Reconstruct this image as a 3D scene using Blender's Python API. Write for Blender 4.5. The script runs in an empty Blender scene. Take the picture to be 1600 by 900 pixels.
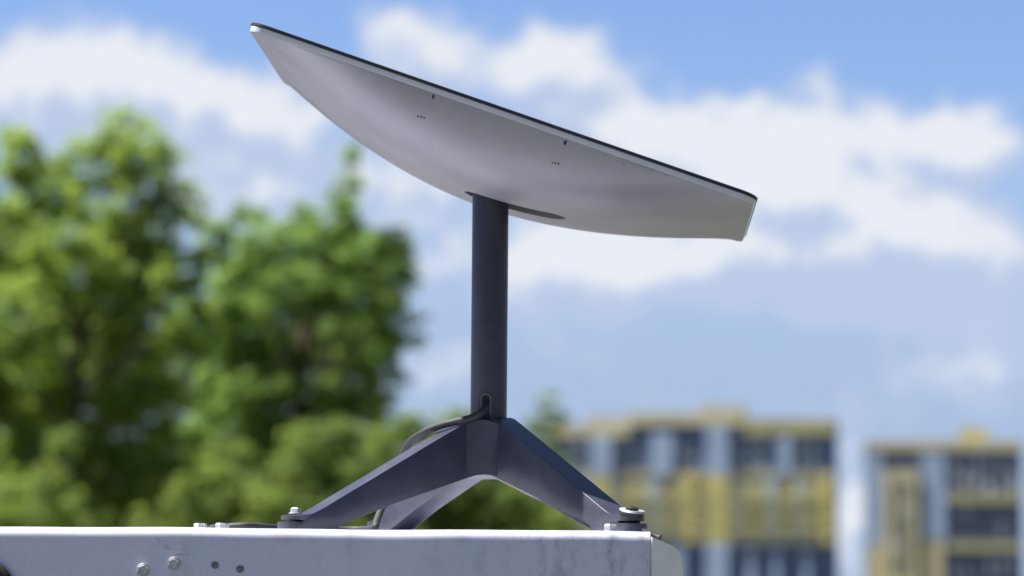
import bpy, bmesh, math, random
import numpy as np
from mathutils import Vector, Matrix

R = math.radians
scene = bpy.context.scene
COL = scene.collection
rng = np.random.default_rng(7)
random.seed(7)

# ------------------------------------------------------------------ camera
H = 1.90                       # height of the top of the metal box above the ground
FPX = 4450.0                   # focal length in photo pixels (1600 wide)
PITCH, ROLL = R(5.835), R(0.45)
CAM = Vector((0.0228, -2.90, H - 0.045))
fw = Vector((0, math.cos(PITCH), math.sin(PITCH)))
up0 = Vector((0, -math.sin(PITCH), math.cos(PITCH)))
rt = Vector((1, 0, 0)) * math.cos(ROLL) + up0 * math.sin(ROLL)
up = -Vector((1, 0, 0)) * math.sin(ROLL) + up0 * math.cos(ROLL)


def ray(px, py):
    return fw + rt * ((px - 800) / FPX) + up * ((450 - py) / FPX)


def P(px, py, y):
    """the point of the place, at depth y, that the photo shows at this pixel"""
    d = ray(px, py)
    return CAM + d * ((y - CAM.y) / d.y)


cd = bpy.data.cameras.new('camera')
cam = bpy.data.objects.new('camera', cd)
COL.objects.link(cam)
cam.matrix_world = Matrix.Translation(CAM) @ Matrix((rt, up, -fw)).transposed().to_4x4()
cd.sensor_width = 36.0
cd.lens = 36.0 * FPX / 1600.0
cd.clip_start = 0.05
cd.clip_end = 20000
cd.dof.use_dof = True
cd.dof.focus_distance = 2.80
cd.dof.aperture_fstop = 4.8
scene.camera = cam

# ------------------------------------------------------------------ helpers


def tag(o, label=None, cat=None, group=None, kind=None):
    if label: o['label'] = label
    if cat: o['category'] = cat
    if group: o['group'] = group
    if kind: o['kind'] = kind
    return o


def empty(name, loc=(0, 0, 0), rz=0.0):
    o = bpy.data.objects.new(name, None)
    o.location = loc
    o.rotation_euler = (0, 0, rz)
    o.empty_display_size = 0.1
    COL.objects.link(o)
    return o


def obj(name, bm, mats, parent=None, smooth=None):
    me = bpy.data.meshes.new(name)
    bmesh.ops.recalc_face_normals(bm, faces=bm.faces[:])
    bm.to_mesh(me)
    bm.free()
    for m in (mats if isinstance(mats, (list, tuple)) else [mats]):
        me.materials.append(m)
    o = bpy.data.objects.new(name, me)
    COL.objects.link(o)
    if parent is not None:
        o.parent = parent
    if smooth is not None:
        me.shade_smooth()
        me.set_sharp_from_angle(angle=R(smooth))
    return o


def box(bm, lo, hi, mat=0):
    x0, y0, z0 = lo; x1, y1, z1 = hi
    v = [bm.verts.new(p) for p in ((x0, y0, z0), (x1, y0, z0), (x1, y1, z0), (x0, y1, z0),
                                   (x0, y0, z1), (x1, y0, z1), (x1, y1, z1), (x0, y1, z1))]
    fs = [bm.faces.new([v[i] for i in q]) for q in
          ((0, 3, 2, 1), (4, 5, 6, 7), (0, 1, 5, 4), (1, 2, 6, 5), (2, 3, 7, 6), (3, 0, 4, 7))]
    for f in fs: f.material_index = mat
    return fs


def bevel_all(bm, w, seg=2, angle=20):
    es = [e for e in bm.edges if len(e.link_faces) == 2 and e.calc_face_angle(0) > R(angle)]
    bmesh.ops.bevel(bm, geom=es, offset=w, segments=seg, profile=0.5, affect='EDGES', clamp_overlap=True)


def lathe(bm, prof, n=32, M=None, mat=0):
    """prof: (r, z) pairs; closed at both ends"""
    M = M or Matrix.Identity(4)
    rings = []
    for r, z in prof:
        rings.append([bm.verts.new(M @ Vector((r * math.cos(2 * math.pi * k / n), r * math.sin(2 * math.pi * k / n), z)))
                      for k in range(n)])
    fs = []
    for a, b in zip(rings, rings[1:]):
        for k in range(n):
            fs.append(bm.faces.new((a[k], a[(k + 1) % n], b[(k + 1) % n], b[k])))
    fs.append(bm.faces.new(rings[0][::-1]))
    fs.append(bm.faces.new(rings[-1]))
    for f in fs: f.material_index = mat


def spline(pts, n=12):
    pts = [Vector(p) for p in pts]
    q = [pts[0] * 2 - pts[1]] + pts + [pts[-1] * 2 - pts[-2]]
    out = []
    for i in range(1, len(q) - 2):
        for k in range(n):
            t = k / n
            a, b, c, d = q[i - 1], q[i], q[i + 1], q[i + 2]
            out.append(0.5 * ((2 * b) + (c - a) * t + (2 * a - 5 * b + 4 * c - d) * t * t + (3 * b - a - 3 * c + d) * t ** 3))
    out.append(pts[-1])
    return out


def tube(bm, pts, radii, n=12):
    if not hasattr(radii, '__len__'):
        radii = [radii] * len(pts)
    rings = []
    for i, p in enumerate(pts):
        d = (pts[min(i + 1, len(pts) - 1)] - pts[max(i - 1, 0)]).normalized()
        s = Vector((0, 0, 1)) if abs(d.z) < 0.9 else Vector((0, 1, 0))
        a = d.cross(s).normalized(); b = d.cross(a)
        rings.append([bm.verts.new(p + (a * math.cos(2 * math.pi * k / n) + b * math.sin(2 * math.pi * k / n)) * radii[i])
                      for k in range(n)])
    for a, b in zip(rings, rings[1:]):
        for k in range(n):
            bm.faces.new((a[k], a[(k + 1) % n], b[(k + 1) % n], b[k]))
    bm.faces.new(rings[0][::-1]); bm.faces.new(rings[-1])


def prism(bm, poly, y0, y1, M=None, mat=0):
    """poly in (x, z), extruded from y0 to y1"""
    M = M or Matrix.Identity(4)
    a = [bm.verts.new(M @ Vector((x, y0, z))) for x, z in poly]
    b = [bm.verts.new(M @ Vector((x, y1, z))) for x, z in poly]
    n = len(poly)
    fs = [bm.faces.new((a[k], a[(k + 1) % n], b[(k + 1) % n], b[k])) for k in range(n)]
    fs += [bm.faces.new(a[::-1]), bm.faces.new(b)]
    for f in fs: f.material_index = mat
    return fs


# ------------------------------------------------------------------ materials


class NT:
    def __init__(s, tree): s.t = tree; s.n = tree.nodes; s.l = tree.links
    def node(s, kind, **kw):
        nd = s.n.new(kind)
        for k, v in kw.items(): setattr(nd, k, v)
        return nd
    def link(s, a, b): s.l.new(a, b)
    def val(s, x, sock):
        if hasattr(x, 'is_output') or hasattr(x, 'links'): s.l.new(x, sock)
        else: sock.default_value = x
    def math(s, op, a, b=0.0, c=None, clamp=False):
        nd = s.n.new('ShaderNodeMath'); nd.operation = op; nd.use_clamp = clamp
        s.val(a, nd.inputs[0]); s.val(b, nd.inputs[1])
        if c is not None: s.val(c, nd.inputs[2])
        return nd.outputs[0]
    def vmath(s, op, a, b=(0, 0, 0)):
        nd = s.n.new('ShaderNodeVectorMath'); nd.operation = op
        s.val(a, nd.inputs[0]); s.val(b, nd.inputs[1])
        return nd.outputs['Value'] if op in ('DOT_PRODUCT', 'LENGTH', 'DISTANCE') else nd.outputs['Vector']
    def mix(s, f, a, b):
        nd = s.n.new('ShaderNodeMix'); nd.data_type = 'RGBA'
        s.val(f, nd.inputs['Factor']); s.val(a, nd.inputs[6]); s.val(b, nd.inputs[7])
        return nd.outputs[2]
    def noise(s, vec, scale, detail=4, rough=0.55, dist=0.0):
        nd = s.n.new('ShaderNodeTexNoise')
        if vec is not None: s.l.new(vec, nd.inputs['Vector'])
        nd.inputs['Scale'].default_value = scale; nd.inputs['Detail'].default_value = detail
        nd.inputs['Roughness'].default_value = rough; nd.inputs['Distortion'].default_value = dist
        return nd.outputs['Fac']
    def ramp(s, f, lo, hi):
        nd = s.n.new('ShaderNodeMapRange'); nd.interpolation_type = 'SMOOTHSTEP'
        s.val(f, nd.inputs[0]); nd.inputs[1].default_value = lo; nd.inputs[2].default_value = hi
        return nd.outputs[0]


def c4(c): return (c[0], c[1], c[2], 1.0)


def mat_new(name):
    m = bpy.data.materials.new(name)
    m.use_nodes = True
    nt = NT(m.node_tree)
    b = nt.n['Principled BSDF']
    return m, nt, b


def plain(name, col, rough=0.5, metal=0.0, var=0.12, scale=30.0, bump=0.0, spec=0.5, coords='Object'):
    m, nt, b = mat_new(name)
    tc = nt.node('ShaderNodeTexCoord').outputs[coords]
    f = nt.noise(tc, scale, 5)
    lo = tuple(x * (1 - var) for x in col); hi = tuple(min(1, x * (1 + var)) for x in col)
    nt.link(nt.mix(nt.ramp(f, 0.3, 0.7), c4(lo), c4(hi)), b.inputs['Base Color'])
    nt.link(nt.math('MULTIPLY_ADD', f, 0.25, rough - 0.125, clamp=True), b.inputs['Roughness'])
    b.inputs['Metallic'].default_value = metal
    b.inputs['Specular IOR Level'].default_value = spec
    if bump:
        bp = nt.node('ShaderNodeBump'); bp.inputs['Strength'].default_value = bump; bp.inputs['Distance'].default_value = 0.001
        nt.link(nt.noise(tc, scale * 12, 3), bp.inputs['Height']); nt.link(bp.outputs[0], b.inputs['Normal'])
    return m


def m_shell():
    m, nt, b = mat_new('white_plastic_shell')
    tc = nt.node('ShaderNodeTexCoord').outputs['Object']
    f = nt.noise(tc, 9, 5)
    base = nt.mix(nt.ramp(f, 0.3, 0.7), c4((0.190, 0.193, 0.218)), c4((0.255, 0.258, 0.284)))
    # fine specks of dirt, in loose drifts
    v = nt.node('ShaderNodeTexVoronoi'); v.inputs['Scale'].default_value = 120
    nt.link(tc, v.inputs['Vector'])
    sp = nt.ramp(v.outputs['Distance'], 0.30, 0.14)
    rnd = nt.node('ShaderNodeSeparateColor'); nt.link(v.outputs['Color'], rnd.inputs[0])
    keep = nt.math('GREATER_THAN', rnd.outputs[0], 0.66)
    drift = nt.ramp(nt.noise(tc, 6, 2), 0.45, 0.7)
    # faint dried water runs across the shell
    mp = nt.node('ShaderNodeMapping'); mp.inputs['Scale'].default_value = (55, 6, 6); mp.inputs['Rotation'].default_value = (0, R(19), 0)
    nt.link(tc, mp.inputs['Vector'])
    runs = nt.math('MULTIPLY', nt.ramp(nt.noise(mp.outputs[0], 1.0, 5, 0.6), 0.52, 0.75), nt.ramp(nt.noise(tc, 5, 3), 0.4, 0.65))
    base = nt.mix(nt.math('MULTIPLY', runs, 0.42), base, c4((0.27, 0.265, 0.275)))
    fac = nt.math('MULTIPLY', nt.math('MULTIPLY', sp, keep), nt.math('MULTIPLY', drift, 0.9))
    nt.link(nt.mix(fac, base, c4((0.16, 0.15, 0.15))), b.inputs['Base Color'])
    nt.link(nt.math('MULTIPLY_ADD', f, 0.15, 0.36), b.inputs['Roughness'])
    bp = nt.node('ShaderNodeBump'); bp.inputs['Strength'].default_value = 0.12; bp.inputs['Distance'].default_value = 0.0006
    nt.link(nt.noise(tc, 700, 2), bp.inputs['Height']); nt.link(bp.outputs[0], b.inputs['Normal'])
    return m


YF = -0.245                                    # front face of the metal box
RUST = (P(1016, 880, YF).x - 0.75) - P(445, 830, YF).x


def m_sheet():
    """weathered zinc-coated sheet steel"""
    m, nt, b = mat_new('weathered_zinc_sheet')
    tc = nt.node('ShaderNodeTexCoord').outputs['Object']
    f = nt.noise(tc, 12, 6, 0.65)
    g = nt.noise(tc, 260, 3, 0.7)
    base = nt.mix(nt.ramp(f, 0.2, 0.8), c4((0.60, 0.62, 0.81)), c4((0.68, 0.69, 0.86)))
    base = nt.mix(nt.math('MULTIPLY', nt.ramp(g, 0.35, 0.75), 0.16), base, c4((0.30, 0.30, 0.36)))
    # grime, heaviest towards the right hand end of the box
    sep = nt.node('ShaderNodeSeparateXYZ'); nt.link(tc, sep.inputs[0])
    endm = nt.ramp(sep.outputs[0], 0.45, 0.78)
    mg = nt.node('ShaderNodeMapping'); mg.inputs['Scale'].default_value = (44, 20, 17)
    nt.link(tc, mg.inputs['Vector'])
    gr = nt.math('MULTIPLY', nt.ramp(nt.noise(mg.outputs[0], 1.0, 9, 0.72), 0.47, 0.74), endm)
    base = nt.mix(nt.math('MULTIPLY', gr, 0.72), base, c4((0.11, 0.12, 0.16)))
    # rain streaks running down the face
    ms = nt.node('ShaderNodeMapping'); ms.inputs['Scale'].default_value = (48, 10, 3.0)
    nt.link(tc, ms.inputs['Vector'])
    st = nt.math('MULTIPLY', nt.ramp(nt.noise(ms.outputs[0], 1.0, 6, 0.65), 0.50, 0.78), nt.ramp(nt.noise(tc, 7, 3), 0.38, 0.62))
    base = nt.mix(nt.math('MULTIPLY', st, 0.34), base, c4((0.24, 0.235, 0.25)))
    # small rust bloom by the left foot of the antenna
    dv = nt.vmath('SUBTRACT', tc, (-RUST, YF, H - 0.004))
    rd = nt.math('ADD', nt.vmath('LENGTH', nt.vmath('MULTIPLY', dv, (1, 0.2, 1.6))), nt.math('MULTIPLY', nt.math('SUBTRACT', nt.noise(tc, 90, 4), 0.5), 0.02))
    base = nt.mix(nt.math('MULTIPLY', nt.ramp(rd, 0.022, 0.004), 0.28), base, c4((0.36, 0.27, 0.18)))
    # thin dark scratches
    mp = nt.node('ShaderNodeMapping'); mp.inputs['Rotation'].default_value = (0, R(37), 0); mp.inputs['Scale'].default_value = (14, 14, 60)
    nt.link(tc, mp.inputs['Vector'])
    w = nt.noise(mp.outputs[0], 1.0, 3, 0.5, 0.6)
    line = nt.math('LESS_THAN', nt.math('ABSOLUTE', nt.math('SUBTRACT', w, 0.5)), 0.0035)
    sel = nt.ramp(nt.noise(tc, 8, 2), 0.58, 0.66)
    base = nt.mix(nt.math('MULTIPLY', nt.math('MULTIPLY', line, sel), 0.6), base, c4((0.12, 0.12, 0.15)))
    nt.link(base, b.inputs['Base Color'])
    b.inputs['Metallic'].default_value = 0.25
    nt.link(nt.math('MULTIPLY_ADD', f, 0.2, 0.34), b.inputs['Roughness'])
    bp = nt.node('ShaderNodeBump'); bp.inputs['Strength'].default_value = 0.06; bp.inputs['Distance'].default_value = 0.0005
    nt.link(nt.noise(tc, 420, 4), bp.inputs['Height']); nt.link(bp.outputs[0], b.inputs['Normal'])
    return m


def m_leaf(name, a, bcol):
    m, nt, b = mat_new(name)
    at = nt.node('ShaderNodeAttribute'); at.attribute_name = 'tone'
    col = nt.mix(at.outputs['Fac'], c4(a), c4(bcol))
    nt.link(col, b.inputs['Base Color'])
    b.inputs['Roughness'].default_value = 0.6
    b.inputs['Specular IOR Level'].default_value = 0.2
    tr = nt.node('ShaderNodeBsdfTranslucent')
    nt.link(nt.mix(0.35, col, c4((bcol[0] * 2.2, bcol[1] * 2.3, bcol[2] * 0.9))), tr.inputs['Color'])
    mx = nt.node('ShaderNodeMixShader'); mx.inputs[0].default_value = 0.62
    nt.link(b.outputs[0], mx.inputs[1]); nt.link(tr.outputs[0], mx.inputs[2])
    nt.link(mx.outputs[0], nt.n['Material Output'].inputs['Surface'])
    return m


def m_bark():
    return plain('bark', (0.085, 0.066, 0.05), 0.9, 0, 0.4, 14, 0.6, 0.2)


def m_ground():
    m, nt, b = mat_new('dry_grass_ground')
    tc = nt.node('ShaderNodeTexCoord').outputs['Object']
    f = nt.noise(tc, 0.35, 8, 0.7)
    g = nt.noise(tc, 9, 6, 0.7)
    c = nt.mix(nt.ramp(f, 0.35, 0.65), c4((0.09, 0.088, 0.08)), c4((0.07, 0.078, 0.045)))
    c = nt.mix(nt.math('MULTIPLY', nt.ramp(g, 0.4, 0.7), 0.5), c, c4((0.13, 0.125, 0.115)))
    nt.link(c, b.inputs['Base Color'])
    b.inputs['Roughness'].default_value = 0.95
    return m


M = dict(
    shell=m_shell(), sheet=m_sheet(),
    rim=plain('sky_tinted_rim_plastic', (0.50, 0.53, 0.62), 0.22, 0, 0.04, 20, 0, 0.8),  # blue of the reflected sky is mixed into the rim colour
    face=plain('dark_edge_gasket', (0.018, 0.017, 0.022), 0.45, 0, 0.2, 40),
    paint=plain('dark_grey_powder_coat', (0.035, 0.036, 0.052), 0.38, 0.0, 0.16, 35, 0.2, 0.5),
    cable=plain('black_cable_jacket', (0.020, 0.020, 0.024), 0.68, 0, 0.2, 60),
    rubber=plain('black_rubber', (0.014, 0.014, 0.016), 0.6, 0, 0.2, 60),
    gask=plain('worn_gasket_edge', (0.16, 0.16, 0.18), 0.5, 0, 0.2, 60),
    bolt=plain('zinc_plated_bolt', (0.46, 0.47, 0.48), 0.45, 0.7, 0.3, 150),
    rivet=plain('dull_rivet', (0.20, 0.20, 0.22), 0.55, 0.5, 0.3, 200),
    dark=plain('shadow_gap_steel', (0.05, 0.05, 0.055), 0.7, 0.2, 0.2, 60),
    plate=plain('pale_end_plate', (0.80, 0.81, 0.80), 0.45, 0.0, 0.08, 18, 0.15),  # paler than the sheet of the box
    leaf=m_leaf('yellow_green_leaf', (0.145, 0.230, 0.058), (0.285, 0.365, 0.090)),  # lightest of the leaf greens
    leafb=m_leaf('deep_leaf', (0.110, 0.200, 0.058), (0.230, 0.325, 0.090)),
    leafc=m_leaf('muted_leaf', (0.088, 0.150, 0.045), (0.205, 0.265, 0.070)),
    bark=m_bark(), ground=m_ground(),
    navy=plain('slate_blue_cladding', (0.095, 0.13, 0.25), 0.6, 0, 0.12, 0.3),
    slate=plain('pale_blue_cladding', (0.36, 0.46, 0.64), 0.6, 0, 0.08, 0.3),
    yellow=plain('mustard_yellow_render', (0.46, 0.415, 0.16), 0.8, 0, 0.12, 0.3),
    bright=plain('lemon_yellow_render', (0.57, 0.52, 0.21), 0.8, 0, 0.08, 0.3),
    cream=plain('cream_render', (0.56, 0.51, 0.31), 0.8, 0, 0.1, 0.3),
    olive=plain('olive_render', (0.42, 0.4, 0.21), 0.8, 0, 0.1, 0.3),
    white=plain('white_render', (0.78, 0.78, 0.78), 0.8, 0, 0.05, 0.3),
    glass=plain('window_glass', (0.06, 0.075, 0.11), 0.12, 0, 0.1, 0.4),
    blind=plain('window_with_pale_blind', (0.42, 0.47, 0.5), 0.3, 0, 0.1, 0.4),
    roofing=plain('grey_roofing', (0.32, 0.34, 0.38), 0.8, 0, 0.1, 0.4),
)

# ------------------------------------------------------------------ ground
bm = bmesh.new()
box(bm, (-6000, -6000, -0.5), (6000, 6000, 0.0))
tag(obj('ground', bm, M['ground']), kind='structure')

# ------------------------------------------------------------------ the metal box the dish stands on
YF = -0.245                                    # front face of the box
xr = P(1016, 880, YF).x
box_root = empty('metal_box', (xr - 0.75, 0, 0))
tag(box_root, 'long weathered zinc sheet metal box with bolts, carrying the antenna', 'metal box')
OX = xr - 0.75
Lb = 1.9
prof = []
rr = 0.0085
# cross-section (y, z): rounded front top edge
for k in range(9):
    a = math.pi / 2 * k / 8
    prof.append((YF + rr - rr * math.cos(a), H - rr + rr * math.sin(a)))
prof = [(YF, H - 0.30), (YF, H - 0.15), (YF, H - 0.03), (YF, H - rr - 0.0015)] + prof
for k in range(9):
    a = math.pi / 2 * k / 8
    prof.append((0.30 - rr + rr * math.sin(a), H - rr + rr * math.cos(a)))
prof += [(0.30, H - rr - 0.0015), (0.30, H - 0.03), (0.30, H - 0.30)]
bm = bmesh.new()
NX = 150
rings = []
for i in range(NX + 1):
    x = -Lb / 2 - 0.2 + (0.75 + Lb / 2 + 0.2) * i / NX
    rings.append([bm.verts.new((x, y + (0.0005 * math.sin(x * 17) + 0.0002 * math.sin(x * 53 + 1)) * (1 if y < 0 else 0),
                                z + 0.0004 * math.sin(x * 19 + 2) + 0.0002 * math.sin(x * 47))) for y, z in prof])
n = len(prof)
for a, b in zip(rings, rings[1:]):
    for k in range(n):
        bm.faces.new((a[k], a[(k + 1) % n], b[(k + 1) % n], b[k]))
bm.faces.new(rings[0][::-1]); bm.faces.new(rings[-1])
obj('shell', bm, M['sheet'], box_root, 35)

# end plate: a lighter sheet bent off the right hand end, its top corner cut away
bm = bmesh.new()
p0 = P(1019, 839, YF); p1 = P(1052, 853, YF + 0.018); p2 = P(1061, 862, YF + 0.0227); p2b = P(1064, 874, YF + 0.0243)
p3 = P(1072, 935, YF + 0.0285); p4 = P(1019, 935, YF)
quad = [p0, p1, p2, p2b, p3, p4]
nrm = (p1 - p0).cross(p4 - p0).normalized()
if nrm.y > 0: nrm = -nrm
th = 0.0025
A_ = [bm.verts.new(q - Vector((OX, 0, 0))) for q in quad]
B_ = [bm.verts.new(q - nrm * th - Vector((OX, 0, 0))) for q in quad]
for k in range(len(quad)):
    bm.faces.new((A_[k], A_[(k + 1) % len(quad)], B_[(k + 1) % len(quad)], B_[k]))
bm.faces.new(A_); bm.faces.new(B_[::-1])
bevel_all(bm, 0.0009, 2, 50)
tag(obj('end_plate', bm, M['plate'], box_root, 30), 'lighter end plate with its upper corner cut away')
# dark strip behind it, coloured as the shade in the gap
bm = bmesh.new()
box(bm, (0.7495, YF + 0.004, H - 0.29), (0.7515, 0.28, H - 0.006))
obj('end_gap_shade', bm, M['dark'], box_root)
# posts below
for px_ in (-0.9, 0.55):
    bm = bmesh.new(); box(bm, (px_ - 0.04, -0.03, 0.0), (px_ + 0.04, 0.05, H - 0.302)); bevel_all(bm, 0.004)
    obj('post', bm, M['sheet'], box_root)


def hex_bolt(name, parent, Mx, r=0.0065, h=0.006, washer=True, mat='bolt'):
    bm = bmesh.new()
    if washer:
        lathe(bm, [(r * 1.25, 0.0), (r * 1.25, 0.0011), (r * 1.15, 0.0014)], 24, Mx)
    lathe(bm, [(r, 0.0013), (r, h * 0.82), (r * 0.86, h), (r * 0.60, h), (r * 0.55, h * 0.93)], 6, Mx @ Matrix.Rotation(0.3, 4, 'Z'))
    return obj(name, bm, M[mat], parent, 30)


face = Matrix(((1, 0, 0, 0), (0, 0, -1, 0), (0, 1, 0, 0), (0, 0, 0, 1)))     # z axis towards -y
for (bx, by, r) in ((224, 891, 0.0052), (272, 881, 0.0052)):
    q = P(bx, by, YF) - Vector((OX, 0.0002, 0))
    hex_bolt('bolt', box_root, Matrix.Translation(q) @ face @ Matrix.Rotation(0.4, 4, 'X') if False else Matrix.Translation(q) @ face, r, 0.0075)
for (bx, by) in ((336, 883), (375, 889)):
    q = P(bx, by, YF) - Vector((OX, -0.0004, 0))
    bm = bmesh.new()
    lathe(bm, [(0.0036, 0.0), (0.0036, 0.0012), (0.0026, 0.0012), (0.0026, 0.0007), (0.0018, 0.0009)], 20, Matrix.Translation(q) @ face)
    obj('rivet', bm, M['rivet'], box_root, 30)
for (bx, yy) in ((313, -0.10), (347, -0.12), (955, -0.222)):
    q = P(bx, 828, yy); q.z = H - 0.0008
    hex_bolt('bolt', box_root, Matrix.Translation(q - Vector((OX, 0, 0))), 0.0068, 0.0078)
# small black wing clip at the right hand corner
q = P(1016, 833, YF + 0.02)
bm = bmesh.new()
tube(bm, [P(1004, 829, YF + 0.03) - Vector((OX, 0, 0)), P(1014, 832, YF + 0.028) - Vector((OX, 0, 0)), P(1022, 837, YF + 0.026) - Vector((OX, 0, 0)), P(1031, 841, YF + 0.024) - Vector((OX, 0, 0))],
     [0.0022, 0.0026, 0.0026, 0.0042], 10)
obj('clip', bm, M['rubber'], box_root, 40)
# dark round disc at the lower left of the front face
bm = bmesh.new()
q = P(-24, 922, YF) - Vector((OX, 0.0004, 0))
lathe(bm, [(0.028, 0.0), (0.028, 0.006), (0.024, 0.010), (0.012, 0.011)], 40, Matrix.Translation(q) @ face)
obj('dark_disc', bm, M['rubber'], box_root, 40)

# ------------------------------------------------------------------ satellite antenna
BASE = H + 0.0055
dish = empty('satellite_dish', (0, 0, BASE))
tag(dish, 'flat tilted internet antenna with a pale rounded back on a dark grey four legged mast', 'satellite dish')
inv = Matrix.Translation((0, 0, -BASE))

YN, YD = -0.146, 0.154


def corners(d):
    return P(389, 46, YN + d), P(1177, 317, YN - d), P(1160, 380.5, YD - d), P(443.5, 131, YD + d)


def skew(d):
    a, b, c, q = corners(d)
    return ((b - a) + (c - q)).normalized().dot(((q - a) + (c - b)).normalized())


lo_, hi_ = -0.15, 0.15          # the slight turn about the vertical that makes the plate a true rectangle
for _ in range(60):
    m_ = (lo_ + hi_) / 2
    if (skew(m_) > 0) == (skew(lo_) > 0): lo_ = m_
    else: hi_ = m_
A, B, C, D = corners(lo_)
O = (A + B + C + D) / 4
e1 = ((B - A) + (C - D)).normalized()
e2 = ((D - A) + (C - B)); e2 = (e2 - e1 * e2.dot(e1)).normalized()
en = e1.cross(e2)
if en.z < 0: en = -en
ha = ((B - A).length + (C - D).length) / 4
hb = ((D - A).length + (C - B).length) / 4
MP = Matrix((e1, e2, en)).transposed().to_4x4(); MP.translation = O       # plate -> world
MPl = inv @ MP                                                            # plate -> dish
print('plate half sizes', ha, hb, 'tilt', math.degrees(math.acos(en.z)), 'normal', en)

CR = 0.016


def outline(k, n, inset=0.0, cr=CR):
    """rounded rectangle boundary, counter-clockwise, by perimeter"""
    a, b, r = ha - inset, hb - inset, max(cr - inset, 0.002)
    segs = [('l', (a, -b + r), (a, b - r)), ('c', (a - r, b - r), 0), ('l', (a - r, b), (-a + r, b)), ('c', (-a + r, b - r), 90),
            ('l', (-a, b - r), (-a, -b + r)), ('c', (-a + r, -b + r), 180), ('l', (-a + r, -b), (a - r, -b)), ('c', (a - r, -b + r), 270)]
    counts = [26, 8, 44, 8, 26, 8, 44, 8]
    tot = sum(counts)
    k = k % tot
    for s, c in zip(segs, counts):
        if k < c:
            t = k / c
            if s[0] == 'l':
                return (s[1][0] + (s[2][0] - s[1][0]) * t, s[1][1] + (s[2][1] - s[1][1]) * t)
            an = R(s[2] + 90 * t)
            return (s[1][0] + r * math.cos(an), s[1][1] + r * math.sin(an))
        k -= c


NB = 172
TB = 0.065


def belly(x, y):
    u, v = x / ha + 0.03, y / hb
    u = abs(u) / (1.03 if u > 0 else 0.97)
    v = abs(v - 0.15) / (0.85 if v > 0.15 else 1.15)
    return TB * (1 - min(1, u) ** 1.9) * (1 - min(1, v) ** 5.0)


bm = bmesh.new()
NR = 46
rings = []
ctr = bm.verts.new((0, 0, -belly(0, 0)))
for j in range(1, NR + 1):
    s = j / NR
    ring = []
    for k in range(NB):
        x, y = outline(k, NB)
        x *= s; y *= s
        ring.append(bm.verts.new((x, y, -belly(x, y) - 0.0)))
    rings.append(ring)
for k in range(NB):
    bm.faces.new((ctr, rings[0][k], rings[0][(k + 1) % NB]))
for a, b in zip(rings, rings[1:]):
    for k in range(NB):
        bm.faces.new((a[k], b[k], b[(k + 1) % NB], a[(k + 1) % NB]))
# pale rim: short flared wall and flat back
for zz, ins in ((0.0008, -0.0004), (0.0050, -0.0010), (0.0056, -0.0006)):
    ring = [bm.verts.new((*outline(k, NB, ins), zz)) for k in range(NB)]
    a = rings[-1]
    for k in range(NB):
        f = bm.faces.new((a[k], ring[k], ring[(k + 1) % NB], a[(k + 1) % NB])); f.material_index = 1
    rings.append(ring)
bm.faces.new(rings[-1])
bm.transform(MPl)
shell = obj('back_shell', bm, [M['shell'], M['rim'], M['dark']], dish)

# recess for the mast: a long slot cut into the shell
cut = bmesh.new()
sl = []
mast_u = (MP.inverted() @ Vector((0, 0, H + 0.33))).x
mast_v = (MP.inverted() @ Vector((0, 0, H + 0.33))).y
SX0, SX1 = mast_u - 0.032, mast_u + 0.075
SR = 0.0205
for k in range(13):
    a = -math.pi / 2 + math.pi * k / 12
    sl.append((SX1 - SR + SR * math.cos(a), mast_v + SR * math.sin(a)))
for k in range(13):
    a = math.pi / 2 + math.pi * k / 12
    sl.append((SX0 + SR + SR * math.cos(a), mast_v + SR * math.sin(a)))
va = [cut.verts.new((x, y, -0.13)) for x, y in sl]
vb = [cut.verts.new((x, y, -0.030)) for x, y in sl]
for k in range(len(sl)):
    cut.faces.new((va[k], va[(k + 1) % len(sl)], vb[(k + 1) % len(sl)], vb[k]))
cut.faces.new(va[::-1]); cut.faces.new(vb)
cut.transform(MPl)
cuto = obj('cutter', cut, M['shell'], dish)
md = shell.modifiers.new('slot', 'BOOLEAN'); md.object = cuto; md.operation = 'DIFFERENCE'; md.solver = 'EXACT'
bpy.context.view_layer.update()
dg = bpy.context.evaluated_depsgraph_get()
me2 = bpy.data.meshes.new_from_object(shell.evaluated_get(dg))
shell.modifiers.clear()
shell.data = me2
me2.name = 'back_shell'
me2.shade_smooth(); me2.set_sharp_from_angle(angle=R(32))
bpy.data.objects.remove(cuto)

# dark front panel: thin slab seen as the dark line along the top
bm = bmesh.new()
ringp = None
for zz, ins in ((0.0058, -0.0006), (0.0062, -0.0018), (0.0082, -0.0018), (0.0090, -0.0004)):
    ring = [bm.verts.new((*outline(k, NB, ins), zz)) for k in range(NB)]
    if ringp is None: bm.faces.new(ring[::-1])
    else:
        for k in range(NB):
            bm.faces.new((ringp[k], ring[k], ring[(k + 1) % NB], ringp[(k + 1) % NB]))
    ringp = ring
bm.faces.new(ringp)
bm.transform(MPl)
obj('front_panel', bm, M['face'], dish, 35)


def on_shell(px, py):
    """where the pixel's ray meets the shell"""
    o = CAM; d = ray(px, py).normalized()
    Mi = MP.inverted()
    t = 2.4
    for _ in range(3000):
        q = Mi @ (o + d * t)
        if abs(q.x) < ha and abs(q.y) < hb and q.z > -belly(q.x, q.y): break
        t += 0.0004
    eps = 1e-4
    nrm = Vector((-(belly(q.x + eps, q.y) - belly(q.x - eps, q.y)) / (2 * eps), -(belly(q.x, q.y + eps) - belly(q.x, q.y - eps)) / (2 * eps), -1)).normalized()
    return q, nrm


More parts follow.
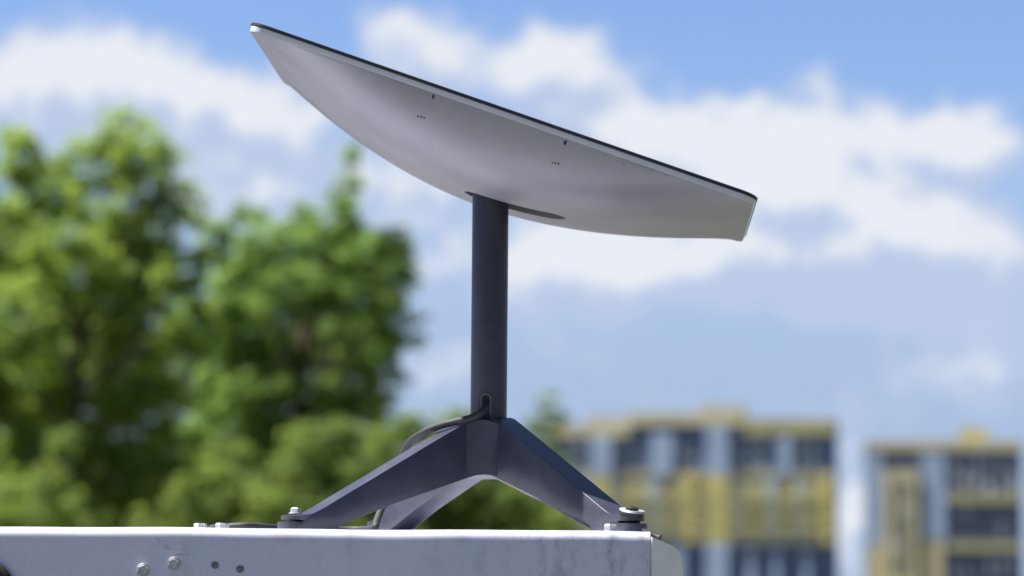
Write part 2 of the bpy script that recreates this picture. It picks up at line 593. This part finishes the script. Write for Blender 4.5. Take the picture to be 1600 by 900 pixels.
def pin(px, py, r, long=1.0):
    for k in range(12):
        q, nr = on_shell(px, py + k)
        if abs(q.x) < ha and abs(q.y) < hb * 0.985 and nr.z < -0.2: break
    zq = nr.to_track_quat('Z', 'X').to_matrix().to_4x4()
    bm = bmesh.new()
    lathe(bm, [(r, -0.0020), (r, 0.0003), (r * 0.8, 0.0006)], 10, Matrix.Translation(q) @ zq @ Matrix.Diagonal((long, 1, 1, 1)))
    bm.transform(MPl)
    return bm


for (px, py) in ((677, 141), (883, 212)):
    obj('drain_hole', pin(px, py, 0.0015, 1.7), M['rubber'], shell)
for (cx, cy) in ((658, 183), (868, 255)):
    for k in (-1, 0, 1):
        obj('vent_hole', pin(cx + k * 4.8, cy + k * 1.0, 0.0010), M['rubber'], shell)

# mast
bm = bmesh.new()
lathe(bm, [(0.0186, 0.100), (0.0186, 0.345), (0.0170, 0.352)], 64)
mast = obj('mast', bm, M['paint'], dish, 40)
# cable opening at its foot: arch of black gasket standing slightly proud
q = P(759, 650, -0.0184) - Vector((0, 0, BASE))
ax = q.x


def arch(bm, w, h, y0, y1, zb, seg=14):
    poly = [(ax - w, zb), (ax + w, zb)] + [(ax + w * math.cos(math.pi * k / seg), zb + h - w + w * math.sin(math.pi * k / seg)) for k in range(seg + 1)]
    prism(bm, poly, y0, y1)


zb = 0.113
bm = bmesh.new(); arch(bm, 0.0062, 0.0245, -0.0190, -0.0120, zb); obj('cable_gasket', bm, M['rubber'], mast, 30)
bm = bmesh.new()
pts = []
for k in range(17):
    a = math.pi * k / 16
    pts.append(Vector((ax + 0.0048 * math.cos(a), -0.0191, zb + 0.0245 - 0.0062 + 0.0048 * math.sin(a))))
tube(bm, [Vector((ax + 0.0048, -0.0191, zb))] + pts + [Vector((ax - 0.0048, -0.0191, zb))], 0.00075, 8)
obj('gasket_lip', bm, M['gask'], mast, 40)

# base hub and legs
feet = [(-0.203, -0.128, 'hex'), (0.1485, -0.195, 'ring'), (-0.128, 0.186, 'hex'), (0.165, 0.190, 'hex')]
LW = 0.028


def z_top(r): return 0.1125 if r < 0.020 else (0.1125 - (r - 0.020) * 0.25 if r < 0.026 else (0.1110 - (r - 0.026) * 0.525))


def z_bot(r): return 0.0535 - max(0, r - 0.028) * 0.20


bm = bmesh.new()
angs = sorted(math.atan2(f[1], f[0]) for f in feet)
prev = None
RF = 0.028
NRH = 14
cols = []
for i, a0 in enumerate(angs):
    a1 = angs[(i + 1) % 4] + (2 * math.pi if i == 3 else 0)
    half = (a1 - a0) / 2; bis = (a0 + a1) / 2
    w = LW / 2 - 0.0002
    cdist = (w + RF) / math.sin(half)
    rtan = cdist * math.cos(half)          # distance along the leg where the fillet starts
    amax = math.atan2(w, rtan)
    for k in range(25):
        t = -1 + 2 * k / 24
        # point on the fillet arc
        ph = (math.pi / 2 - half) * t
        pt = (cdist - RF * math.cos(ph), RF * math.sin(ph))
        cols.append((pt[0] * math.cos(bis) - pt[1] * math.sin(bis), pt[0] * math.sin(bis) + pt[1] * math.cos(bis)))
tops, bots = [], []
for (x, y) in cols:
    rho = math.hypot(x, y)
    tops.append([bm.verts.new((x * s_, y * s_, z_top(rho * s_) - 0.0006 + (0.0008 if s_ < 0.6 else 0))) for s_ in [0.12 + 0.88 * j / NRH for j in range(NRH + 1)]])
    bots.append([bm.verts.new((x * s_, y * s_, z_bot(rho * s_) + 0.0008)) for s_ in [0.12 + 0.88 * j / NRH for j in range(NRH + 1)]])
nc = len(cols)
for i in range(nc):
    j = (i + 1) % nc
    for k in range(NRH):
        bm.faces.new((tops[i][k], tops[i][k + 1], tops[j][k + 1], tops[j][k]))
        bm.faces.new((bots[i][k], bots[j][k], bots[j][k + 1], bots[i][k + 1]))
    bm.faces.new((tops[i][-1], bots[i][-1], bots[j][-1], tops[j][-1]))
    bm.faces.new((tops[i][0], tops[j][0], bots[j][0], bots[i][0]))
obj('base_hub', bm, M['paint'], dish, 40)


def leg_bm(Lr, wide=LW):
    """profile along +x from the hub to the foot"""
    poly = [(0.004, 0.0545), (0.022, 0.0535), (0.034, 0.0500), (Lr * 0.50, 0.0218), (Lr - 0.064, 0.0015), (Lr - 0.056, -0.0045),
            (Lr - 0.002, -0.0045), (Lr - 0.002, 0.0030), (Lr - 0.020, 0.0032), (Lr - 0.021, 0.0050), (Lr - 0.006, 0.0053), (Lr - 0.006, 0.0092),
            (Lr - 0.032, 0.0115), (Lr - 0.042, 0.0165), (0.046, 0.1005), (0.026, 0.1110), (0.020, 0.1125), (0.004, 0.1125)]
    bm = bmesh.new()
    # slices across the width; the foot end is rounded in plan
    N = 12
    rings = []
    for i in range(N + 1):
        t = -1 + 2 * i / N
        yy = wide / 2 * math.sin(t * math.pi / 2)
        ring = []
        for x, z in poly:
            xx = x
            if x > Lr - 0.012:
                rad = wide / 2
                xx = x - (rad - math.sqrt(max(rad * rad - yy * yy, 0))) * 0.9
            ring.append(bm.verts.new((xx, yy, z)))
        rings.append(ring)
    n = len(poly)
    for a, b in zip(rings, rings[1:]):
        for k in range(n):
            bm.faces.new((a[k], a[(k + 1) % n], b[(k + 1) % n], b[k]))
    bm.faces.new(rings[0][::-1]); bm.faces.new(rings[-1])
    bmesh.ops.recalc_face_normals(bm, faces=bm.faces[:])
    es = [e for e in bm.edges if len(e.link_faces) == 2 and e.calc_face_angle(0) > R(70) and len(e.link_faces[0].verts) + len(e.link_faces[1].verts) > 12]
    bmesh.ops.bevel(bm, geom=es, offset=0.0013, segments=2, profile=0.5, affect='EDGES', clamp_overlap=True)
    return bm


for fx, fy, kind in feet:
    Lr = math.hypot(fx, fy)
    an = math.atan2(fy, fx)
    lg = obj('leg', leg_bm(Lr), M['paint'], dish, 32)
    lg.rotation_euler = (0, 0, an)
    T = Matrix.Translation((Lr - 0.020, 0, 0.0106))
    if kind == 'hex':
        hex_bolt('bolt', lg, T @ Matrix.Rotation(-0.06, 4, 'Y'), 0.0056, 0.0064)
    else:
        bm = bmesh.new()
        Mx = Matrix.Translation((Lr - 0.017, 0, 0.0112)) @ Matrix.Rotation(0.20, 4, 'Y')
        lathe(bm, [(0.0105, -0.002), (0.0118, 0.0005), (0.0118, 0.0028)], 40, Mx)
        obj('rubber_washer', bm, M['rubber'], lg, 40)
        bm = bmesh.new()
        lathe(bm, [(0.0118, 0.0030), (0.0125, 0.0042), (0.0120, 0.0050), (0.0070, 0.0048), (0.0062, 0.0030)], 40, Mx)
        obj('washer', bm, M['bolt'], lg, 40)
        bm = bmesh.new()
        lathe(bm, [(0.0062, 0.0032), (0.0062, 0.0072), (0.0050, 0.0080), (0.0028, 0.0080), (0.0026, 0.0062)], 6, Mx)
        obj('bolt', bm, M['rubber'], lg, 40)

# ------------------------------------------------------------------ cable
bm = bmesh.new()
g = [P(760, 626, -0.012), P(758.5, 634, -0.026), P(751, 645, -0.034), P(736, 653, -0.034), P(712, 659, -0.030), P(685, 666, -0.022),
     P(660, 677, -0.010), P(638, 694, 0.012), P(622, 730, 0.04), P(606, 765, 0.045), P(596, 795, 0.02), P(588, 816, 0.0)]
zc = H + 0.0040
last = P(584, 822, -0.005); last.z = zc + 0.001
g += [last]
for px, yy, zz in ((560, 0.03, 0), (520, 0.03, 0), (470, 0.0, 0), (430, -0.035, 0.0), (402, -0.045, 0.0015), (375, -0.05, 0.0015), (345, -0.035, 0), (330, 0.03, 0), (345, 0.12, 0), (420, 0.19, 0), (470, 0.262, -0.0)):
    q = P(px, 825, yy); q.z = zc + zz; g.append(q)
g += [Vector((g[-1].x + .02, 0.300, H - 0.004)), Vector((g[-1].x + 0.03, 0.309, H - 0.06)), Vector((g[-1].x + 0.03, 0.306, H - 0.30))]
tube(bm, spline(g, 10), 0.0038, 14)
cab = obj('cable', bm, M['cable'], None, 50)
tag(cab, 'dark round cable leaving the mast slot and lying on the metal box', 'cable')

# ------------------------------------------------------------------ trees


def leaf_mesh(name, centers, normals, size, tone, mat, parent):
    n = len(centers)
    nr = normals + rng.normal(0, 0.55, (n, 3))
    nr /= np.linalg.norm(nr, axis=1)[:, None] + 1e-9
    t = rng.normal(0, 1, (n, 3)); t[:, 2] -= 0.5
    t -= nr * np.sum(t * nr, axis=1)[:, None]
    t /= np.linalg.norm(t, axis=1)[:, None] + 1e-9
    s = np.cross(nr, t)
    L = size * rng.uniform(0.65, 1.3, n)
    W = L * rng.uniform(0.32, 0.5, n)
    v = np.empty((n, 4, 3))
    v[:, 0] = centers - t * L[:, None] * 0.5
    v[:, 1] = centers + s * W[:, None] * 0.5 + nr * L[:, None] * 0.06
    v[:, 2] = centers + t * L[:, None] * 0.5 - nr * L[:, None] * 0.08
    v[:, 3] = centers - s * W[:, None] * 0.5 + nr * L[:, None] * 0.06
    me = bpy.data.meshes.new(name)
    me.vertices.add(n * 4); me.vertices.foreach_set('co', v.reshape(-1))
    me.loops.add(n * 4); me.loops.foreach_set('vertex_index', np.arange(n * 4, dtype=np.int32))
    me.polygons.add(n)
    me.polygons.foreach_set('loop_start', np.arange(n, dtype=np.int32) * 4)
    me.polygons.foreach_set('loop_total', np.full(n, 4, dtype=np.int32))
    me.update(calc_edges=True)
    at = me.attributes.new('tone', 'FLOAT', 'POINT')
    at.data.foreach_set('value', np.repeat(tone, 4).astype(np.float32))
    me.materials.append(mat)
    o = bpy.data.objects.new(name, me)
    COL.objects.link(o); o.parent = parent
    return o


def tree(name, label, cat, lobes, y0, trunk_px, mat, size=0.11, dens=1.0, depth=1.0, group=None, fill=1.0):
    """lobes: (px, py, rx, ry) in photo pixels at depth y0 -> real crown lobes in metres"""
    mpp = (y0 - CAM.y) / FPX
    base = P(trunk_px, 800, y0); base.z = 0
    root = empty(name, base)
    tag(root, label, cat, group)
    cs, ns, ts = [], [], []
    limbs = []
    allx = [l[0] for l in lobes]; midx = (min(allx) + max(allx)) / 2; span = max(1, max(allx) - min(allx)) * mpp / 2
    for (px, py, rx, ry) in lobes:
        dx = ((px - midx) * mpp) / (span + 0.3)
        dy = rng.uniform(-1, 1) * depth * math.sqrt(max(0.05, 1 - min(1, dx * dx)))
        if len(lobes) < 3: dy = 0
        c = np.array(P(px, py, y0 + dy)) - np.array(base)
        rx_, ry_ = rx * mpp, ry * mpp
        rz_ = (rx_ + ry_) * 0.36
        limbs.append((Vector(c), rx_))
        # sprays scattered through the lobe
        ncl = max(6, int(fill * 26 * (rx_ * rz_ + rx_ * ry_ + ry_ * rz_) / 0.30))
        for _ in range(ncl):
            d = rng.normal(0, 1, 3); d /= np.linalg.norm(d)
            rad = rng.uniform(0.25, 1.0) ** 0.5
            cc = c + d * np.array([rx_, rz_, ry_]) * rad * 1.02
            cr = rng.uniform(0.11, 0.25) * min(1.0, 0.5 + rx_)
            nl = int(dens * rng.uniform(22, 43))
            q = rng.normal(0, 1, (nl, 3)); q /= np.linalg.norm(q, axis=1)[:, None]
            q *= (rng.uniform(0, 1, nl) ** 0.45)[:, None] * cr
            q[:, 2] *= 0.6
            cs.append(cc + q); ns.append(q / cr * 0.35 + d * 0.25 + np.array([-0.55, -0.40, 0.80]))
            ts.append(np.clip(rng.normal(0.45, 0.25) + rng.normal(0, 0.12, nl), 0, 1))
    cs = np.concatenate(cs); ns = np.concatenate(ns); ts = np.concatenate(ts)
    ok = cs[:, 2] > 0.1
    leaf_mesh('crown', cs[ok], ns[ok], size, ts[ok], mat, root)
    bm = bmesh.new()
    topz = max(l[0].z for l in limbs)
    sway = [Vector((0, 0, -0.1)), Vector((0.03, 0.02, topz * 0.25)), Vector((-0.05, 0.05, topz * 0.5)), Vector((0.05, 0, topz * 0.75))]
    sp = spline(sway, 8)
    r0 = 0.04 + 0.014 * topz
    tube(bm, sp, [r0 * (1 - 0.75 * i / (len(sp) - 1)) for i in range(len(sp))], 12)
    for (c, rx_) in limbs:
        a = sp[min(len(sp) - 1, max(4, int(len(sp) * min(0.95, max(0.2, (c.z - 0.6) / (topz * 0.85)))))) - 3]
        m_ = (a + c) / 2 + Vector((rng.uniform(-.15, .15), rng.uniform(-.15, .15), -0.12))
        tube(bm, spline([a, m_, c], 5), [r0 * 0.22 * (1 - 0.75 * i / 10) for i in range(11)], 8)
    obj('trunk', bm, M['bark'], root, 50)
    return root, len(cs)


tot = 0
_, k = tree('tree', 'tall leafy tree filling the left side, its crown highest of all', 'tree',
     [(195, 205, 42, 45), (150, 260, 60, 55), (235, 250, 50, 50), (30, 250, 38, 50), (20, 215, 22, 28), (70, 300, 70, 55), (175, 330, 80, 60),
      (275, 330, 52, 48), (20, 380, 75, 70), (110, 420, 85, 65), (215, 420, 75, 55), (285, 420, 45, 50), (10, 500, 80, 70), (110, 530, 85, 60),
      (215, 520, 80, 55), (300, 520, 50, 50), (20, 610, 80, 60), (120, 630, 80, 60), (220, 620, 80, 50), (20, 720, 80, 60), (130, 740, 80, 60),
      (-70, 300, 70, 80), (-90, 450, 80, 90), (-60, 620, 80, 90), (240, 720, 70, 60), (60, 810, 90, 60), (190, 820, 90, 60), (-150, 520, 70, 90)],
     37.0, 120, M['leaf'], 0.115, 1.0, 1.3)
tot += k
_, k = tree('tree', 'dark green tree with a thin pointed top directly left of the mast', 'tree',
     [(545, 250, 14, 32), (540, 300, 26, 32), (525, 350, 42, 38), (470, 350, 28, 36), (388, 340, 26, 26), (420, 385, 48, 38), (500, 400, 65, 45),
      (580, 400, 48, 45), (612, 385, 34, 36), (625, 420, 24, 28), (540, 460, 70, 42), (450, 460, 60, 48), (380, 440, 45, 50), (600, 470, 34, 30),
      (560, 520, 60, 40), (480, 540, 60, 50), (400, 530, 55, 50), (545, 580, 50, 36), (590, 560, 24, 24), (470, 620, 65, 45), (390, 620, 60, 50),
      (345, 380, 30, 40), (340, 480, 45, 55), (350, 590, 50, 55), (628, 535, 28, 14), (560, 640, 50, 36), (440, 700, 70, 50), (340, 690, 60, 60)],
     40.0, 470, M['leafb'], 0.115, 1.0, 1.2)
tot += k
_, k = tree('tree', 'broad shaded tree farther back, seen between the two nearer tree crowns', 'tree',
     [(x + 18 * math.sin(y_), y_, 62, 52) for y_ in (430, 510, 590, 670, 740) for x in range(-60, 600, 92) if not (y_ < 500 and 280 < x < 330)] + [(60, 350, 60, 50), (190, 370, 60, 50), (540, 380, 40, 40)],
     50.0, 250, M['leafb'], 0.13, 0.7, 0.8)
tot += k
# lower bushes in front
bush = [
    ('round yellow green bush at the foot of the tall tree by the left edge', [(60, 790, 70, 60), (-20, 800, 60, 60), (120, 830, 60, 50), (20, 860, 80, 50), (100, 700, 30, 30)], 33, 60, 'leafc'),
    ('dark bush behind the two bolt heads on the box', [(330, 780, 60, 60), (270, 820, 60, 50), (380, 810, 60, 50), (310, 870, 90, 50), (355, 715, 40, 36)], 35, 330, 'leafc'),
    ('sunlit bush behind the left front leg of the antenna', [(500, 690, 55, 42), (555, 700, 50, 38), (470, 740, 60, 50), (570, 750, 60, 48), (520, 790, 70, 50), (430, 800, 50, 44), (520, 860, 90, 50), (600, 690, 28, 30)], 34, 510, 'leafc'),
    ('lighter bush just left of the mast foot, against the sky', [(640, 668, 40, 28), (690, 665, 36, 30), (725, 668, 26, 32), (660, 710, 50, 36), (720, 720, 50, 40), (640, 760, 50, 44), (700, 790, 60, 44), (660, 860, 80, 50)], 36, 680, 'leafc'),
    ('low bush framed by the arch between the antenna legs', [(770, 770, 46, 30), (820, 775, 46, 30), (780, 815, 56, 34), (850, 815, 46, 34), (740, 830, 50, 40), (800, 870, 80, 40)], 36, 800, 'leafc'),
    ('small pointed shrub right of the mast, in front of the yellow block', [(853, 632, 15, 22), (850, 665, 26, 24), (835, 695, 34, 28), (878, 655, 15, 18), (845, 735, 40, 34), (840, 790, 40, 40), (840, 850, 40, 40)], 42, 845, 'leafc'),
]
for lab, lobes, yy, tx, mt in bush:
    _, k = tree('bush', lab, 'bush', lobes, yy, tx, M[mt], 0.10, 0.9, 0.5)
    tot += k
hl = [(x, 770 + 20 * math.sin(x * 0.021), 75, 55) for x in range(-180, 860, 62)] + [(x + 30, 850, 90, 60) for x in range(-180, 800, 75)]
_, k = tree('hedge', 'long dark hedge running low behind the trees and bushes', 'hedge', hl, 52, 300, M['leafc'], 0.14, 0.55, 0.4)
tot += k
print('leaves', tot)

# ------------------------------------------------------------------ apartment blocks
SC = None


class Block:
    def __init__(s, name, label, y, mid, turn, cat='apartment block'):
        s.y = y
        s.k = (y - CAM.y) / FPX
        s.root = empty(name, (P(mid, 800, y).x, y, 0), -turn)
        s.st = 1 / math.cos(turn)
        tag(s.root, label, cat)
    def X(s, px): return (P(px, 800, s.y).x - s.root.location.x) * s.st
    def Z(s, py): return P(1000, py, s.y).z
    def panel(s, name, mat, x0, x1, y0, y1, front=0.0, back=14.0, label=None):
        """x0..x1, y0 (top)..y1 (bottom) in photo pixels; front/back in metres behind the front plane"""
        bm = bmesh.new()
        box(bm, (s.X(x0), front, max(0.0, s.Z(y1)) if y1 < 5000 else 0.0), (s.X(x1), back, s.Z(y0)))
        o = obj(name, bm, M[mat], s.root)
        if label: o['label'] = label
        return o
    def windows(s, rows, cols, w, h, front, mats):
        proto = {}
        for mt in set(mats):
            bm = bmesh.new()
            box(bm, (-w / 2, -0.06, -h / 2), (w / 2, 0.02, h / 2))
            for a, b in (((-w / 2 - 0.08, -0.12, -h / 2 - 0.1), (w / 2 + 0.08, 0.02, -h / 2)), ((-0.04, -0.1, -h / 2), (0.04, -0.061, h / 2))):
                box(bm, a, b, 1)
            proto[mt] = bm
        meshes = {}
        for mt, bm in proto.items():
            me = bpy.data.meshes.new('window'); bmesh.ops.recalc_face_normals(bm, faces=bm.faces[:]); bm.to_mesh(me); bm.free()
            me.materials.append(M[mt]); me.materials.append(M['white']); meshes[mt] = me
        for py in rows:
            for px in cols:
                o = bpy.data.objects.new('window', meshes[random.choice(mats)])
                COL.objects.link(o); o.parent = s.root
                o.location = (s.X(px), front, s.Z(py))


# long block
b = Block('apartment_building', 'wide navy and mustard yellow apartment block with a pale stepped parapet', 480.0, 1077, R(11))
b.panel('wall', 'navy', 856, 1297, 676, 9999, 0.0, 10)
b.panel('yellow_wall', 'yellow', 857, 1296.5, 742, 846, -0.35, 0.0)
b.panel('parapet', 'cream', 855, 985, 664, 682, -0.6, 10.2)
b.panel('parapet', 'cream', 985, 1160, 645, 664, -0.6, 10.2)
b.panel('parapet', 'olive', 1160, 1298, 655, 679, -0.6, 10.2)
b.panel('upper_wall', 'navy', 986, 1159, 664, 676, -0.02, 10)
b.panel('penthouse', 'roofing', 913, 984, 646, 664, 3, 8)
b.panel('penthouse', 'roofing', 1088, 1156, 630, 645, 3, 8)
b.panel('stair_bay', 'slate', 1104, 1138, 665, 742, -0.9, 0.0, 'pale blue upper stair bay')
b.panel('stair_bay', 'bright', 1104, 1138, 742, 848, -0.9, -0.36, 'bright yellow stair bay')
b.panel('stair_bay', 'slate', 1104, 1138, 848, 9999, -0.9, 0.0, 'pale blue lower stair bay')
b.panel('balcony_stack', 'slate', 925, 958, 682, 742, -0.9, 0.0)
b.panel('balcony_stack', 'slate', 1018, 1052, 676, 742, -0.7, 0.0)
b.panel('balcony_stack', 'bright', 925, 955, 744, 846, -0.9, -0.36)
b.panel('balcony_stack', 'bright', 1281, 1297, 744, 846, -0.9, -0.36)
b.panel('balcony_stack', 'bright', 1070, 1086, 744, 846, -0.9, -0.36)
b.panel('balcony_stack', 'slate', 1214, 1234, 682, 742, -0.6, 0.0)
b.panel('balcony_stack', 'slate', 1050, 1070, 848, 9999, -0.6, 0.0)
b.panel('string_course', 'cream', 857, 1296, 738, 744, -0.5, -0.0)
b.panel('string_course', 'olive', 857, 1296, 846, 851, -0.5, -0.0)
b.windows([690, 706, 722, 737], [870, 886, 902, 917, 972, 992, 1010, 1064, 1082, 1152, 1170, 1188, 1248, 1266], 1.2, 1.2, -0.01, ['glass', 'glass', 'glass', 'blind'])
b.windows([761, 786, 811, 836], [890, 978, 1000, 1042, 1058, 1094, 1160, 1178, 1226, 1262], 1.3, 1.2, -0.37, ['glass', 'blind', 'blind'])
for a_, b_ in ((908, 922), (958, 968), (1014, 1030), (1144, 1151), (1196, 1211), (1240, 1249)):
    b.panel('loggia_strip', 'slate', a_, b_, 747, 844, -0.6, -0.36)
for a_, b_ in ((1165, 1178), (1205, 1216), (1252, 1262)):
    b.panel('loggia_strip', 'slate', a_, b_, 856, 9999, -0.4, 0.0)

for fy in (773, 798, 823):
    b.panel('string_course', 'bright', 857, 1296, fy, fy + 5, -0.95, -0.36)
for fy in (698, 714, 730):
    b.panel('string_course', 'slate', 857, 1296, fy, fy + 2.2, -0.12, 0.0)
# right hand block
b = Block('apartment_building', 'narrower dark blue apartment block with a cream bay at the right edge', 500.0, 1473, R(11))
b.panel('wall', 'navy', 1354, 1592, 690, 9999, 0.0, 10)
b.panel('parapet', 'cream', 1355, 1594, 685, 701, -0.3, 10.2)
b.panel('stair_head', 'olive', 1497, 1540, 664, 685, 2, 8)
b.panel('cream_bay', 'cream', 1382, 1436, 730, 9999, -0.9, 0.0)
b.panel('side_wall', 'slate', 1356, 1381, 706, 850, -0.4, 0.0)
b.panel('side_wall', 'cream', 1356, 1381, 852, 9999, -0.4, 0.0)
b.panel('pale_bay', 'slate', 1441, 1478, 706, 840, -0.5, 0.0)
b.panel('pale_bay', 'cream', 1437, 1474, 842, 9999, -0.5, 0.0)
b.panel('balcony_band', 'olive', 1479, 1591, 768, 782, -0.8, 0.0)
b.panel('balcony_band', 'olive', 1479, 1591, 844, 856, -0.8, 0.0)
b.windows([712, 728, 744, 758, 798, 814, 830, 874, 890], [1490, 1508, 1526, 1544, 1562, 1580], 1.2, 1.3, -0.01, ['glass', 'glass', 'glass', 'blind'])
b.windows([760, 790, 820, 850, 880], [1400, 1418], 1.2, 1.9, -0.91, ['glass', 'blind'])

# ------------------------------------------------------------------ light and sky
SUN_EL = R(61)
to_sun = Vector((-math.cos(R(-1.2)), -math.sin(R(-1.2)), 0)) * math.cos(SUN_EL) + Vector((0, 0, math.sin(SUN_EL)))
sd = bpy.data.lights.new('sun', 'SUN')
sd.energy = 5.0; sd.angle = R(0.5); sd.color = (1.0, 0.955, 0.88)
so = bpy.data.objects.new('sun', sd); COL.objects.link(so)
so.location = (0, 0, 30)
so.rotation_euler = (-to_sun).to_track_quat('-Z', 'Y').to_euler()

world = bpy.data.worlds.new('World'); scene.world = world
world.use_nodes = True
nt = NT(world.node_tree)
bg = nt.n['Background']
sky = nt.node('ShaderNodeTexSky'); sky.sky_type = 'NISHITA'; sky.sun_disc = False
sky.sun_elevation = SUN_EL
sky.sun_rotation = math.atan2(to_sun.x, to_sun.y)
sky.air_density = 1.0; sky.dust_density = 0.2; sky.ozone_density = 5.0; sky.altitude = 0
tc = nt.node('ShaderNodeTexCoord').outputs['Generated']
sep = nt.node('ShaderNodeSeparateXYZ'); nt.link(tc, sep.inputs[0])
az = nt.math('ARCTAN2', sep.outputs[0], sep.outputs[1])
el = nt.math('ARCSINE', sep.outputs[2])
cmb = nt.node('ShaderNodeCombineXYZ'); nt.link(az, cmb.inputs[0]); nt.link(el, cmb.inputs[1])
ang = cmb.outputs[0]
# wander of the lookup direction, so the banks get billowing edges
nz = nt.node('ShaderNodeTexNoise'); nz.inputs['Scale'].default_value = 55; nz.inputs['Detail'].default_value = 5; nz.inputs['Roughness'].default_value = 0.55
nt.link(ang, nz.inputs['Vector'])
wob = nt.vmath('MULTIPLY', nt.vmath('SUBTRACT', nz.outputs['Color'], (0.5, 0.5, 0.5)), (0.030, 0.022, 0))
angw = nt.vmath('ADD', ang, wob)


def sky_pt(px, py): return ((px - 800) / FPX, PITCH + (450 - py) / FPX)


def blobs(lst, angw=angw):
    acc = None
    for (px, py, rx, ry, w) in lst:
        cx, cy = sky_pt(px, py)
        d = nt.vmath('MULTIPLY', nt.vmath('SUBTRACT', angw, (cx, cy, 0)), (FPX / rx, FPX / ry, 0))
        e = nt.math('MULTIPLY', nt.math('EXPONENT', nt.math('MULTIPLY', nt.vmath('DOT_PRODUCT', d, d), -1.0)), w)
        acc = e if acc is None else nt.math('ADD', acc, e)
    return acc


BANK = ([(90, 120, 150, 75, 1.0), (260, 160, 140, 75, 0.9), (420, 190, 110, 60, 0.75), (40, 230, 160, 90, 0.5), (420, 280, 190, 80, 0.45),
              (620, 30, 90, 40, 0.55), (660, 100, 95, 60, 0.9), (860, 100, 110, 60, 1.0), (900, 190, 150, 70, 0.5),
              (1040, 220, 110, 70, 0.85), (1170, 250, 120, 75, 0.9), (1300, 200, 90, 60, 0.6), (1440, 220, 110, 60, 0.95), (1540, 225, 70, 50, 0.8),
              (1240, 330, 200, 80, 0.9), (1430, 340, 150, 75, 0.8), (900, 400, 190, 75, 0.65), (1150, 410, 180, 50, 0.45), (1330, 485, 130, 32, 0.42),
              (690, 575, 90, 60, 0.6), (600, 430, 150, 60, 0.45), (640, 300, 140, 90, 0.6), (330, 330, 150, 90, 0.5), (1000, 330, 160, 70, 0.5), (1480, 420, 160, 70, 0.6), (1180, 400, 150, 60, 0.4), (860, 470, 120, 70, 0.45), (1100, 640, 300, 40, 0.25), (1400, 400, 220, 60, 0.45), (1540, 500, 110, 80, 0.5), (1325, 800, 60, 120, 0.8), (1480, 600, 200, 60, 0.4), (1250, 470, 220, 50, 0.3), (950, 560, 160, 50, 0.28), (1240, 300, 90, 50, 0.4), (1000, 440, 160, 40, 0.4), (1560, 560, 120, 60, 0.30), (1290, 130, 40, 34, 0.45), (1160, 165, 36, 24, 0.4)])
bank = blobs(BANK)
fine = nt.noise(ang, 70, 6, 0.6)
# the same banks seen a little nearer the sun: where the cloud thins that way it is brightly lit
ang2 = nt.vmath('ADD', ang, (-0.006, 0.010, 0)); angw2 = nt.vmath('ADD', angw, (-0.006, 0.010, 0))
dens2 = nt.math('MULTIPLY_ADD', nt.math('SUBTRACT', nt.noise(ang2, 70, 6, 0.6), 0.5), 0.85, blobs(BANK, angw2))
gen = nt.noise(tc, 3.2, 6, 0.55)
# banks of the photographed part of the sky; looser cumulus everywhere else
near = nt.math('MULTIPLY', nt.ramp(nt.math('ABSOLUTE', az), 0.34, 0.24), nt.ramp(nt.math('ABSOLUTE', nt.math('SUBTRACT', el, PITCH)), 0.26, 0.17))
dens = nt.math('MULTIPLY_ADD', nt.math('SUBTRACT', fine, 0.5), 0.85, bank)
m1 = nt.ramp(dens, 0.15, 0.80)
m2 = nt.math('MULTIPLY', nt.ramp(gen, 0.60, 0.80), nt.ramp(sep.outputs[2], 0.0, 0.10))
mask = nt.math('ADD', nt.math('MULTIPLY', m1, near), nt.math('MULTIPLY', m2, nt.math('SUBTRACT', 1.0, near)), clamp=True)
lit = nt.ramp(nt.math('SUBTRACT', dens, dens2), -0.20, 0.20)
lit = nt.math('MULTIPLY', lit, nt.ramp(dens, 0.25, 0.95))
cloud = nt.mix(lit, c4((3.55, 4.25, 5.75)), c4((5.8, 6.0, 6.45)))
hs = nt.node('ShaderNodeHueSaturation'); hs.inputs['Saturation'].default_value = 1.0; hs.inputs['Value'].default_value = 1.0
nt.link(sky.outputs[0], hs.inputs['Color'])
side = nt.ramp(nt.math('ABSOLUTE', az), 1.0, 0.3)
lum = nt.math('MULTIPLY_ADD', side, 0.51, 0.41)       # sky out of view is dimmed to weaken the fill light
hzc = nt.node('ShaderNodeCombineXYZ'); nt.link(nt.math('MULTIPLY', lum, 1.015), hzc.inputs[0]); nt.link(lum, hzc.inputs[1]); nt.link(nt.math('MULTIPLY', lum, 1.15), hzc.inputs[2])
skyc = nt.vmath('MULTIPLY', hs.outputs[0], hzc.outputs[0])
# a thin veil of pale grey blue haze lies along the horizon
skyc = nt.mix(nt.math('MULTIPLY', nt.math('MULTIPLY', nt.ramp(el, 0.20, 0.05), 0.92), nt.math('MULTIPLY_ADD', side, 0.6, 0.4)), skyc, c4((2.75, 3.6, 5.2)))
nt.link(nt.mix(mask, skyc, cloud), bg.inputs['Color'])
bg.inputs['Strength'].default_value = 0.05

scene.view_settings.view_transform = 'Standard'
scene.view_settings.look = 'None'
scene.view_settings.exposure = 1.5
scene.view_settings.gamma = 1.0
scene.view_settings.use_curve_mapping = False
scene.render.engine = 'CYCLES'
scene.cycles.use_denoising = True
scene.cycles.max_bounces = 8
scene.cycles.sample_clamp_indirect = 8.0
scene.render.film_transparent = False
